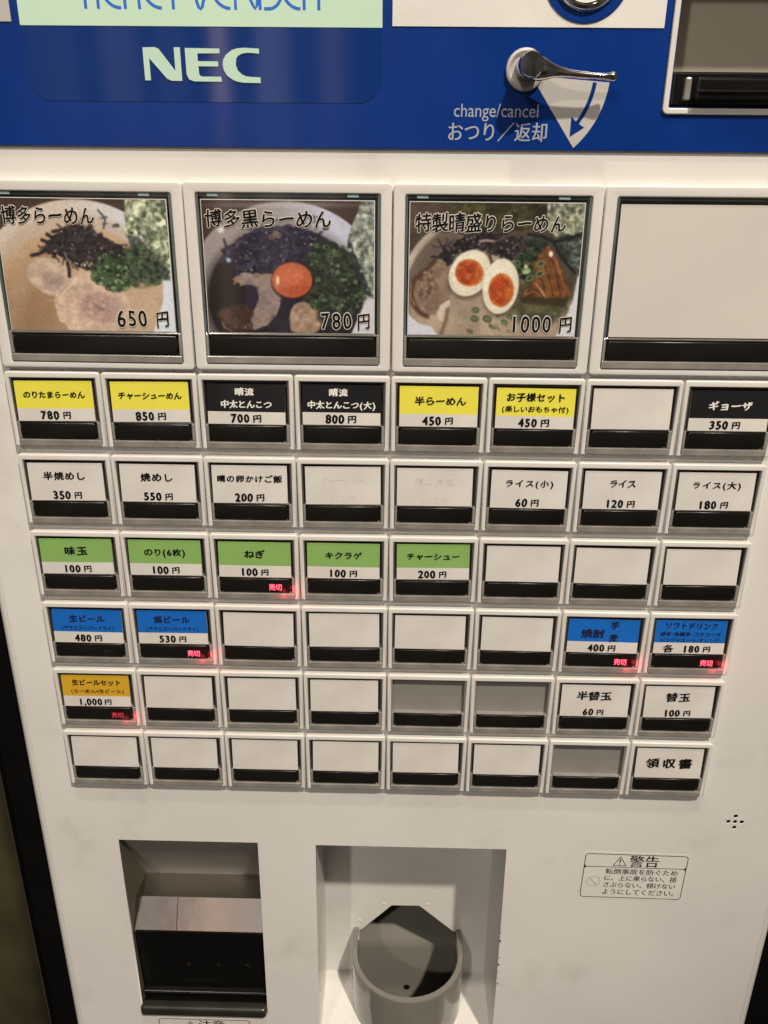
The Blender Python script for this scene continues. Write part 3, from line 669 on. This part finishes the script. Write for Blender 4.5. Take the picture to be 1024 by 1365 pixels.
def pic_c():
    p = Pic([(30, 35), (1005, 35), (945, 770), (25, 765)], seed=8)
    p.c[:] = (96, 76, 60); p.var(np.ones(p.x.shape), 60, .2, 1)
    no = p.poly([(260, 30), (820, 30), (780, 180), (300, 190)], 20, 40); p.mix(no, (74, 68, 36)); p.var(no, 40, .6, 2, 3); p.dabs(no, 60, 9, [(100, 92, 50), (50, 48, 28), (120, 108, 60)], .5)
    n2 = p.poly([(800, 30), (1010, 30), (1000, 210), (860, 225), (790, 170)], 8, 20); p.mix(n2, (142, 140, 110)); p.var(n2, 20, .7, 3, 3); p.dabs(n2, 70, 7, [(90, 92, 66), (186, 180, 150)], .6)
    # bowl
    p.mix(p.ell(500, 500, 520, 430, 0, 8) * (p.y > 90) * (p.x < 330), (196, 176, 150)); p.mix(p.ell(510, 525, 500, 425, 0, 14) * (p.x < 340), (126, 106, 86))
    p.mix(p.ell(200, 290, 130, 90, -40, 80) * .5 * (p.x < 340), (104, 88, 72))
    s = p.ell(480, 590, 450, 330, 0, 16); p.mix(s, (172, 148, 120)); p.var(s, 120, .16, 4)
    p.mix(p.ell(300, 330, 260, 60, -20, 80) * .3, (104, 84, 66))
    gr = p.poly([(640, 340), (760, 280), (900, 360), (940, 480), (900, 640), (780, 720), (640, 690), (600, 600), (640, 520)], 40, 60); p.mix(gr * .85, (80, 76, 46)); p.var(gr, 40, .4, 5)
    n3 = p.poly([(640, 210), (800, 220), (990, 190), (1000, 420), (950, 420), (900, 360), (820, 260), (700, 290)], 14, 30); p.mix(n3 * .95, (62, 66, 56)); p.var(n3, 24, .7, 6, 3); p.dabs(p.poly([(900, 250), (990, 230), (985, 400), (930, 360)]), 50, 8, [(130, 134, 118), (90, 96, 84)], .6)
    p.line([(690, 200), (780, 215), (830, 240), (920, 220), (1000, 190)], 18, (36, 36, 32), .9); p.line([(830, 240), (880, 330), (950, 410)], 16, (36, 38, 36), .9); p.line([(760, 60), (720, 110)], 12, (44, 42, 30), .7)
    # wood ear
    k = p.poly([(195, 330), (230, 260), (330, 215), (420, 190), (560, 195), (640, 230), (640, 320), (560, 350), (480, 300), (380, 280), (300, 320), (240, 380)], 8, 36); p.mix(k, (48, 38, 38)); p.var(k, 20, .7, 7, 3)
    p.strands(k, 80, 70, 11, [(28, 22, 22), (66, 54, 50), (84, 70, 64), (36, 28, 30)], .7); p.dabs(k, 50, 5, [(190, 170, 146), (150, 134, 120)], .75)
    p.line([(420, 240), (460, 235), (500, 240)], 14, (178, 150, 130), .9); p.line([(500, 245), (560, 215), (620, 190)], 12, (110, 84, 70), .8)
    # pork left
    e = p.poly([(32, 520), (60, 450), (110, 395), (165, 350), (225, 350), (260, 400), (270, 520), (240, 590), (190, 650), (120, 655), (60, 620)], 10, 24); p.mix(e, (150, 122, 96)); p.var(e, 40, .25, 8)
    p.line([(170, 350), (120, 400), (60, 450), (38, 510), (50, 590), (90, 640), (130, 660)], 26, (84, 56, 36), .8, 14); p.line([(110, 420), (150, 470), (140, 520)], 22, (96, 70, 50), .7, 16); p.line([(40, 480), (34, 540), (60, 600)], 7, (196, 150, 100), .7)
    p.dabs(p.ell(120, 480, 60, 90), 30, 8, [(110, 80, 56), (170, 146, 120), (90, 66, 46)], .5)
    e = p.poly([(200, 600), (250, 565), (262, 590), (230, 625), (225, 690), (195, 685), (188, 640)], 6, 14); p.mix(e, (206, 184, 156)); p.line([(245, 620), (235, 680), (210, 760)], 20, (110, 84, 62), .7, 16)
    # braised pork right
    q = p.poly([(690, 335), (760, 290), (810, 258), (835, 290), (880, 390), (915, 490), (922, 545), (800, 560), (650, 545), (700, 480), (730, 430)], 6, 16); p.mix(q, (122, 74, 36)); p.var(q, 30, .5, 9)
    for i in range(9): p.line([(720 + 16 * i, 380 - 10 * i + 30), (760 + 15 * i, 470 + 4 * i), (775 + 14 * i, 540)], 7, [(168, 112, 56), (84, 46, 22), (150, 96, 48)][i % 3], .6)
    p.line([(800, 270), (850, 360), (900, 500)], 10, (176, 120, 66), .6); p.line([(735, 470), (790, 545)], 12, (206, 158, 96), .7); p.line([(660, 545), (720, 510), (760, 545)], 10, (176, 120, 62), .6)
    p.mix(p.poly([(640, 545), (920, 550), (900, 600), (650, 580)], 20, 10) * .7, (60, 44, 28))
    # onion
    g = p.poly([(600, 370), (650, 300), (740, 270), (770, 300), (700, 350), (720, 420), (680, 450)], 12, 30); p.mix(g * .8, (62, 70, 44)); p.dabs(g, 70, 13, GREENS, .8, True, 1.3)
    for x, y in ((760, 360), (755, 415), (680, 400), (700, 440)): p.mix(p.ell(x, y, 26, 18, -30, 5), (118, 130, 84)); p.mix(p.ell(x, y, 15, 9, -30, 5), (76, 66, 40))
    p.mix(p.ell(682, 404, 22, 13, -15, 5), (172, 180, 122)); p.mix(p.ell(816, 306, 12, 16, 10, 4), (228, 214, 176)); p.mix(p.ell(678, 376, 11, 11, 0, 4), (206, 188, 150))
    for x, y, r in ((400, 622, 18), (395, 672, 20), (465, 672, 22), (370, 745, 14), (540, 640, 12), (560, 690, 16), (500, 720, 12), (590, 660, 16), (640, 650, 14), (840, 640, 16)):
        p.mix(p.ell(x, y, r * 1.2, r, 20, 6) * .9, (88, 96, 62)); p.mix(p.ell(x, y, r * .6, r * .5, 20, 6) * .8, (132, 124, 88))
    p.dabs(p.ell(620, 690, 150, 60), 50, 10, [(98, 104, 66), (140, 130, 90), (74, 84, 54)], .5)
    # egg halves
    for cx, cy, rx, ry, rot, yx, yy, yrx, yry in ((365, 415, 108, 136, 32, 363, 413, 80, 76), (538, 488, 100, 156, 8, 541, 509, 71, 95)):
        p.mix(p.ell(cx + 6, cy + 12, rx + 8, ry + 8, rot, 22) * .55, (84, 64, 48))
        w = p.ell(cx, cy, rx, ry, rot, 5); p.mix(w, (222, 206, 172)); p.mix(p.ell(cx - 20, cy - 30, rx * .7, ry * .7, rot, 60) * .5 * w, (236, 224, 196)); p.var(w, 50, .06, 10)
        y = p.ell(yx, yy, yrx, yry, rot * .6, 5); p.mix(y, (206, 112, 48)); y2 = p.ell(yx - 4, yy + 2, yrx * .82, yry * .84, rot * .6, 14); p.mix(y2, (178, 74, 28)); p.var(y, 26, .25, 12)
        p.mix(p.ell(yx - 8, yy + 18, 16, 16, 0, 14) * .7, (214, 110, 60)); p.dabs(y, 14, 4, [(226, 150, 90)], .7); p.mix(p.ell(yx + yrx * .55, yy + 10, 12, yry * .4, 10, 14) * .6, (226, 146, 60))
    p.mix(p.poly([(1000, 420), (965, 430), (940, 560), (890, 690), (840, 780), (960, 780)], 8), (208, 200, 192))
    p.mix(p.poly([(20, 640), (70, 690), (150, 720), (200, 780), (20, 780)], 8, 16), (206, 200, 194))
    p.var(np.ones(p.x.shape), 9, .05, 20, 2)
    return p

# ------------------------------------------------------------------ buttons
def bezel_u(w, h, sx, top, foot=.03, r=.03):
    """white surround, open at its lower side"""
    o = [(0, -h), (0, -r)] + [(r - r * math.cos(a), -r + r * math.sin(a)) for a in (math.radians(30), math.radians(60))] + [(r, 0), (w - r, 0)] + \
        [(w - r + r * math.sin(a), -r + r * math.cos(a)) for a in (math.radians(30), math.radians(60))] + [(w, -r), (w, -h)]
    o += [(w - sx - foot, -h), (w - sx, -h + foot), (w - sx, -top), (sx, -top), (sx, -h + foot), (sx + foot * .6, -h)]
    return o[::-1]
def strip_pts(x0, x1, z0, z1, bulge):
    n = 7; L = []
    for i in range(n + 1):
        t = i / n; L.append((x0 + bulge * (1 - math.sin(math.pi * t)), z1 + (z0 - z1) * t))
    for i in range(n + 1):
        t = i / n; L.append((x1 - bulge * (1 - math.sin(math.pi * t)), z0 + (z1 - z0) * t))
    return L
YFR = 0.0
me_bezel = shade_auto(plate("menu_button", [bezel_u(.984, .80, .046, .062)], 0, .125, m_bezel, .013, 3), 50)
me_rim = boxes("window_rim", [(.047, .937, .080, .118, -.79, -.063), (.047, .062, .012, .0795, -.785, -.065), (.922, .937, .012, .0795, -.785, -.065), (.0625, .9215, .03, .0795, -.078, -.066)], m_rim)
me_rimg = boxes("window_rim", [(.047, .937, .080, .118, -.79, -.063), (.047, .062, .02, .0795, -.785, -.065), (.922, .937, .02, .0795, -.785, -.065)], m_grey)
me_lip = boxes("cover_lip", [(.05, .934, -.008, .08, -.795, -.722), (.05, .080, .004, .08, -.7215, -.53), (.900, .934, .004, .08, -.7215, -.53), (.0805, .8995, .012, .08, -.538, -.525)], m_lip, .009, 2)
me_strip = shade_auto(plate("black_strip", [strip_pts(.080, .900, -.708, -.540, .030)], -.002, .05, m_strip, .012, 3), 50)
CW, CH = .812, .422
TILT = -math.atan2(.022, CH)
CARD_LOC = (.082, .0, -.521)
def card_mesh(split=None, m_top=None):
    t = .012
    if split is None: return boxes("label_card", [(0, CW, 0, t, 0, CH)], m_paper)
    zs = CH * (1 - split)
    V = [(0, 0, 0), (CW, 0, 0), (CW, 0, zs), (0, 0, zs), (CW, 0, CH), (0, 0, CH), (0, t, 0), (CW, t, 0), (CW, t, CH), (0, t, CH)]
    return mesh("label_card", V, [(0, 1, 2, 3), (3, 2, 4, 5), (7, 6, 9, 8), (0, 6, 7, 1), (5, 4, 8, 9), (0, 3, 5, 9, 6), (1, 7, 8, 4, 2)], None, mats=[m_paper, m_top], mi=[0, 1, 0, 0, 1, 0, 0])
CARDS = {'w': card_mesh(), 'y': card_mesh(.687, m_yellow), 'k': card_mesh(.687, m_black), 'g': card_mesh(.665, m_green), 'b': card_mesh(.665, m_blueprint), 'o': card_mesh(.665, m_orange)}
WORD = {'w': 'white', 'y': 'yellow and white', 'k': 'black and white', 'g': 'green and white', 'b': 'blue and white', 'o': 'orange and white'}
def T(s, u, v, h, w, bold=.03): return text2d(s, u * CW, (1 - v) * CH, h * CH, w * CW, bold)
def price(n, u=.48, v=.845): return [T(n, u - .065, v, .26, .083 * len(n.replace(',', '')) + (.03 if ',' in n else 0), .045), T('円', u + .044 * len(n.replace(',', '')) + .025, v + .005, .20, .115, .03)]
B = {}
TS = 1.0104                    # the block stands a little behind the plane the layout was first measured in
def tile(name, me, x, z):
    b = part(name, me, (4.0694 + (x - 4.0694) * TS, .085, 1.7557 + (z - 1.7557) * TS)); b.scale = (TS,) * 3; b.rotation_euler = (rng.uniform(-.004, .004), rng.uniform(-.0025, .0025), rng.uniform(-.004, .004))
    return b
# (row, col): (card, dark lettering, white lettering, navy lettering, sold-out state, english)
def item(r, c, card, dark, white=None, navy=None, sold=0, en=''): B[(r, c)] = (card, dark, white, navy, sold, en)
item(0, 0, 'y', [T("のりたまらーめん", .5, .34, .185, .80)] + price("780"), en="seaweed and egg ramen 780 yen")
item(0, 1, 'y', [T("チャーシューめん", .5, .34, .185, .82)] + price("850"), en="pork ramen 850 yen")
item(0, 2, 'k', price("700"), [T("晴流", .48, .19, .20, .25), T("中太とんこつ", .5, .50, .20, .66)], en="medium thick noodles 700 yen")
item(0, 3, 'k', price("800"), [T("晴流", .46, .19, .20, .25), T("中太とんこつ(大)", .5, .50, .20, .88)], en="large thick noodles 800 yen")
item(0, 4, 'y', [T("半らーめん", .52, .36, .22, .66)] + price("450"), en="half ramen 450 yen")
item(0, 5, 'y', [T("お子様セット", .5, .22, .23, .76), T("(楽しいおもちゃ付)", .5, .51, .165, .86, .022)] + price("450"), en="children's set 450 yen")
item(0, 7, 'k', price("350", .45), [T("ギョーザ", .5, .38, .24, .56)], en="dumplings 350 yen")
item(1, 0, 'w', [T("半焼めし", .48, .34, .225, .58)] + price("350"), en="half fried rice 350 yen")
item(1, 1, 'w', [T("焼めし", .49, .34, .235, .45)] + price("550"), en="fried rice 550 yen")
item(1, 2, 'w', [T("晴の卵かけご飯", .5, .35, .20, .88)] + price("200"), en="egg on rice 200 yen")
item(1, 5, 'w', [T("ライス(小)", .5, .34, .20, .66)] + price("60"), en="small rice 60 yen")
item(1, 6, 'w', [T("ライス", .5, .32, .22, .36)] + price("120"), en="rice 120 yen")
item(1, 7, 'w', [T("ライス(大)", .5, .33, .20, .66)] + price("180"), en="large rice 180 yen")
item(2, 0, 'g', [T("味玉", .5, .34, .25, .34)] + price("100"), en="seasoned egg 100 yen")
item(2, 1, 'g', [T("のり(6枚)", .5, .34, .22, .58)] + price("100"), en="six seaweed sheets 100 yen")
item(2, 2, 'g', [T("ねぎ", .5, .34, .24, .29)] + price("100"), sold=1, en="spring onion 100 yen")
item(2, 3, 'g', [T("キクラゲ", .5, .34, .21, .52)] + price("100"), en="wood ear 100 yen")
item(2, 4, 'g', [T("チャーシュー", .5, .34, .21, .74)] + price("200"), en="roast pork 200 yen")
item(3, 0, 'b', price("480"), None, [T("生ビール", .5, .26, .22, .52), T("(アサヒスーパードライ)", .5, .54, .135, .76, .012)], sold=3, en="draught beer 480 yen")
item(3, 1, 'b', price("530"), None, [T("瓶ビール", .5, .26, .22, .52), T("(アサヒスーパードライ)", .5, .54, .135, .76, .012)], sold=1, en="bottled beer 530 yen")
item(3, 6, 'b', price("400"), None, [T("焼酎", .35, .42, .27, .34), T("芋", .65, .16, .25, .13, .02), T("麦", .65, .54, .25, .13, .02)], sold=1, en="spirits 400 yen")
item(3, 7, 'b', [T("各", .21, .845, .24, .15)] + price("180", .60), None, [T("ソフトドリンク", .5, .15, .21, .76), T("緑茶・烏龍茶・コカコーラ", .5, .40, .135, .86, .012), T("ジンジャエール・オレンジ", .5, .58, .135, .84, .012)], sold=1, en="soft drinks 180 yen")
item(4, 0, 'o', [T("生ビールセット", .52, .22, .20, .74), T("(らーめん+生ビール)", .52, .50, .145, .80, .014)] + price("1,000", .46), sold=2, en="draught beer set 1,000 yen")
item(4, 6, 'w', [T("半替玉", .48, .33, .29, .52)] + price("60"), en="half extra noodles 60 yen")
item(4, 7, 'w', [T("替玉", .48, .34, .30, .37)] + price("100"), en="extra noodles 100 yen")
item(5, 7, 'w', [T("領収書", .5, .50, .36, .74)], en="receipt")
EMPTY = {(4, 4), (4, 5), (5, 6)}
GHOST = {(1, 3): ("チャーシュー", "350円"), (1, 4): ("晴の丼飯", "450円"), (3, 4): (None, "550円")}
ORD = ["first", "second", "third", "fourth", "fifth", "sixth", "seventh", "eighth"]
ROWN = ["top row of small buttons", "second row of small buttons", "row of green topping buttons", "row of blue drink buttons", "row with the orange button", "bottom row of buttons"]
PZ = .89251
LED = text2d("売切", 0, 0, .085, .15, .01, False)
for r in range(6):
    for c in range(8):
        it = B.get((r, c)); loc = (c, 0, -r * PZ)
        b = tile("menu_button", me_bezel, c, -r * PZ); b['group'] = "small menu buttons"
        if (r, c) in EMPTY:
            link("window_rim", me_rimg, b); b['label'] = f"button without a card, grey window, {ORD[c]} in {ROWN[r]}"
        else:
            link("window_rim", me_rim, b)
            jit = rng.uniform(-.006, .006)
            cl = (CARD_LOC[0] + jit, CARD_LOC[1], CARD_LOC[2] + rng.uniform(-.004, .004))
            tl = len(b.children)
            link("label_card", CARDS[it[0] if it else 'w'], b, cl, TILT)
            if it:
                b['label'] = f"{WORD[it[0]]} button for {it[5]}" + (", red sold out light on" if it[4] in (1, 2) else "")
                nm_, pr_ = (it[1][:-2], it[1][-2:]) if len(it[1]) > 1 else (it[1], [])
                if nm_: letter_obj("lettering", nm_, m_ink, b, cl, TILT)
                if pr_: letter_obj("price_lettering", pr_, m_ink, b, cl, TILT)
                if it[2]: letter_obj("lettering", it[2], m_wink, b, cl, TILT)
                if it[3]: letter_obj("lettering", it[3], m_navy, b, cl, TILT)
            else:
                b['label'] = f"button with blank white card, {ORD[c]} in {ROWN[r]}"
                g = GHOST.get((r, c))
                if g: letter_obj("faint_print", ([T(g[0], .5, .35, .2, .55, .01)] if g[0] else []) + [T(g[1], .5, .84, .2, .38, .01)], m_ghost, b, cl, TILT, -.0012)
            yaw = rng.uniform(-.009, .009)
            for ch in b.children:
                if ch.name.split('.')[0] in ("label_card", "lettering", "price_lettering", "faint_print"): ch.rotation_euler.y = yaw
        link("black_strip", me_strip, b); link("cover_lip", me_lip, b)
        if it and it[4]:
            s = it[4]; V, F = LED
            link("sold_out_light", mesh("sold_out_light", [(x, -.0004 * l, z) for x, z, l in V], F, {1: m_red, 2: m_redmid, 3: m_reddim}[s]), b, (.715, -.008, -.64))
            for lx, lz, e in ((.918, -.685, .0009), (.80, -.733, .0007)) if s < 3 else ():
                l = bpy.data.lights.new("sold_out_glow", 'POINT'); l.energy = e * {1: 1, 2: .7, 3: .3}[s]; l.color = (1, .05, .08); l.shadow_soft_size = .0015
                o = bpy.data.objects.new("sold_out_glow", l); COL.objects.link(o); o.parent = b; o.location = Vector((lx, -.05, lz)) * S

# large buttons
o = rrect(0, 0, 1.984, 1.79, .035, 3)
me_big = shade_auto(plate("photo_button", [o, rrect(.112, .065, 1.876, 1.688, .02, 3)], 0, .125, m_bezel, .016, 3), 50)
m_teal = mat("teal_clear_plastic", (.105, .130, .125), .15, .5, coat=.7, noise=.4, nscale=60)
me_bigrim = boxes("window_rim", [(.113, 1.875, .085, .118, .07, 1.685), (.113, .137, .012, .084, .07, 1.687), (1.851, 1.875, .012, .084, .07, 1.687), (.1375, 1.8505, .035, .084, 1.655, 1.686)], m_teal)
me_biglip = boxes("cover_lip", [(.118, 1.870, -.010, .08, .068, .145), (.118, .146, .002, .08, .1455, .372), (1.842, 1.870, .002, .08, .1455, .372), (.1465, 1.8415, .012, .08, .352, .375)], m_lip, .009, 2)
me_bigstrip = shade_auto(plate("black_strip", [strip_pts(.150, 1.838, .155, .343, .022)], -.002, .05, m_strip, .014, 3), 50)
me_tab = boxes("cover_tab", [(0, .11, .02, .05, 0, .03)], mat("teal_tab", (.35, .5, .52), .2, .5, coat=.5), .006, 2)
PW, PH = 1.655, 1.24
PLOC = (.160, .004, .385); PT = -math.atan2(.03, PH)
m_halo = mat("halo_ink", (.62, .58, .52), .6, .3)
def PTX(s, u, v, h, w, bold): return (s, u * PW, (1 - v) * PH, h * PH, w * PW, bold)
pics = [(pic_a, [("博多らーめん", .305, .125, .14, .55)], [("650", .745, .895, .16, .195), ("円", .93, .90, .14, .085)], "photo button of pale ramen with pork slices 650 yen"),
        (pic_b, [("博多黒らーめん", .385, .135, .14, .74)], [("780", .775, .90, .16, .20), ("円", .94, .905, .14, .085)], "photo button of dark ramen with raw yolk 780 yen"),
        (pic_c, [("特製晴盛りらーめん", .465, .15, .145, .875)], [("1000", .735, .905, .16, .26), ("円", .945, .91, .14, .085)], "photo button of ramen with halved eggs 1000 yen"),
        (None, [], [], "large button with blank white card")]
m_bigpaper = mat("blank_photo_paper", (.60, .58, .55), .5, .35, coat=.35, coat_rough=.06, noise=.05, nscale=25)
for k, (fn, names, prices, lab) in enumerate(pics):
    b = tile("photo_button", me_big, 2 * k, .045); b["label"] = lab; b['group'] = "large photo buttons"
    link("window_rim", me_bigrim, b)
    if fn:
        ph = fn()
        link("food_photo", ph.mesh("food_photo", PW, PH, m_photo), b, PLOC, PT)
        link("photo_backing", boxes("photo_backing", [(-.008, PW + .008, .004, .014, -.008, PH + .008)], m_paper), b, PLOC, PT)
        st_ = rng.getstate()
        halo = [[text2d(*PTX(*t, .06)) for t in q] for q in (names, prices)]
        rng.setstate(st_)
        for q, h_, nm_ in zip((names, prices), halo, ("lettering", "price_lettering")):
            letter_obj(nm_ + "_outline", h_, m_halo, b, PLOC, PT, -.0035)
            letter_obj(nm_, [text2d(*PTX(*t, .016)) for t in q], m_ink, b, PLOC, PT, -.0075)
    else:
        link("blank_card", boxes("blank_card", [(0, PW + .02, 0, .012, 0, PH)], m_bigpaper), b, PLOC, PT)
    link("black_strip", me_bigstrip, b); link("cover_lip", me_biglip, b)
    if k < 3:
        link("cover_tab", me_tab, b, (.22, 0, 1.655)); link("cover_tab", me_tab, b, (1.56, 0, 1.655))

# mounting plate behind the small buttons
part("mounting_plate", plate("mounting_plate", [rrect(.06, -5 * PZ - .80, 7.90, -.02)], .1775, .012, m_panel))

# ------------------------------------------------------------------ dark wall beside the machine
wl = bpy.data.objects.new("wall", boxes("wall", [(-16, -1.35, 6, 8, -ZB / S, 14)], m_wall)); COL.objects.link(wl)
wl.location = (-4.1 * S, 0, ZB)
wl['label'] = "dark olive brown wall to the left behind the machine"; wl['category'] = "wall"
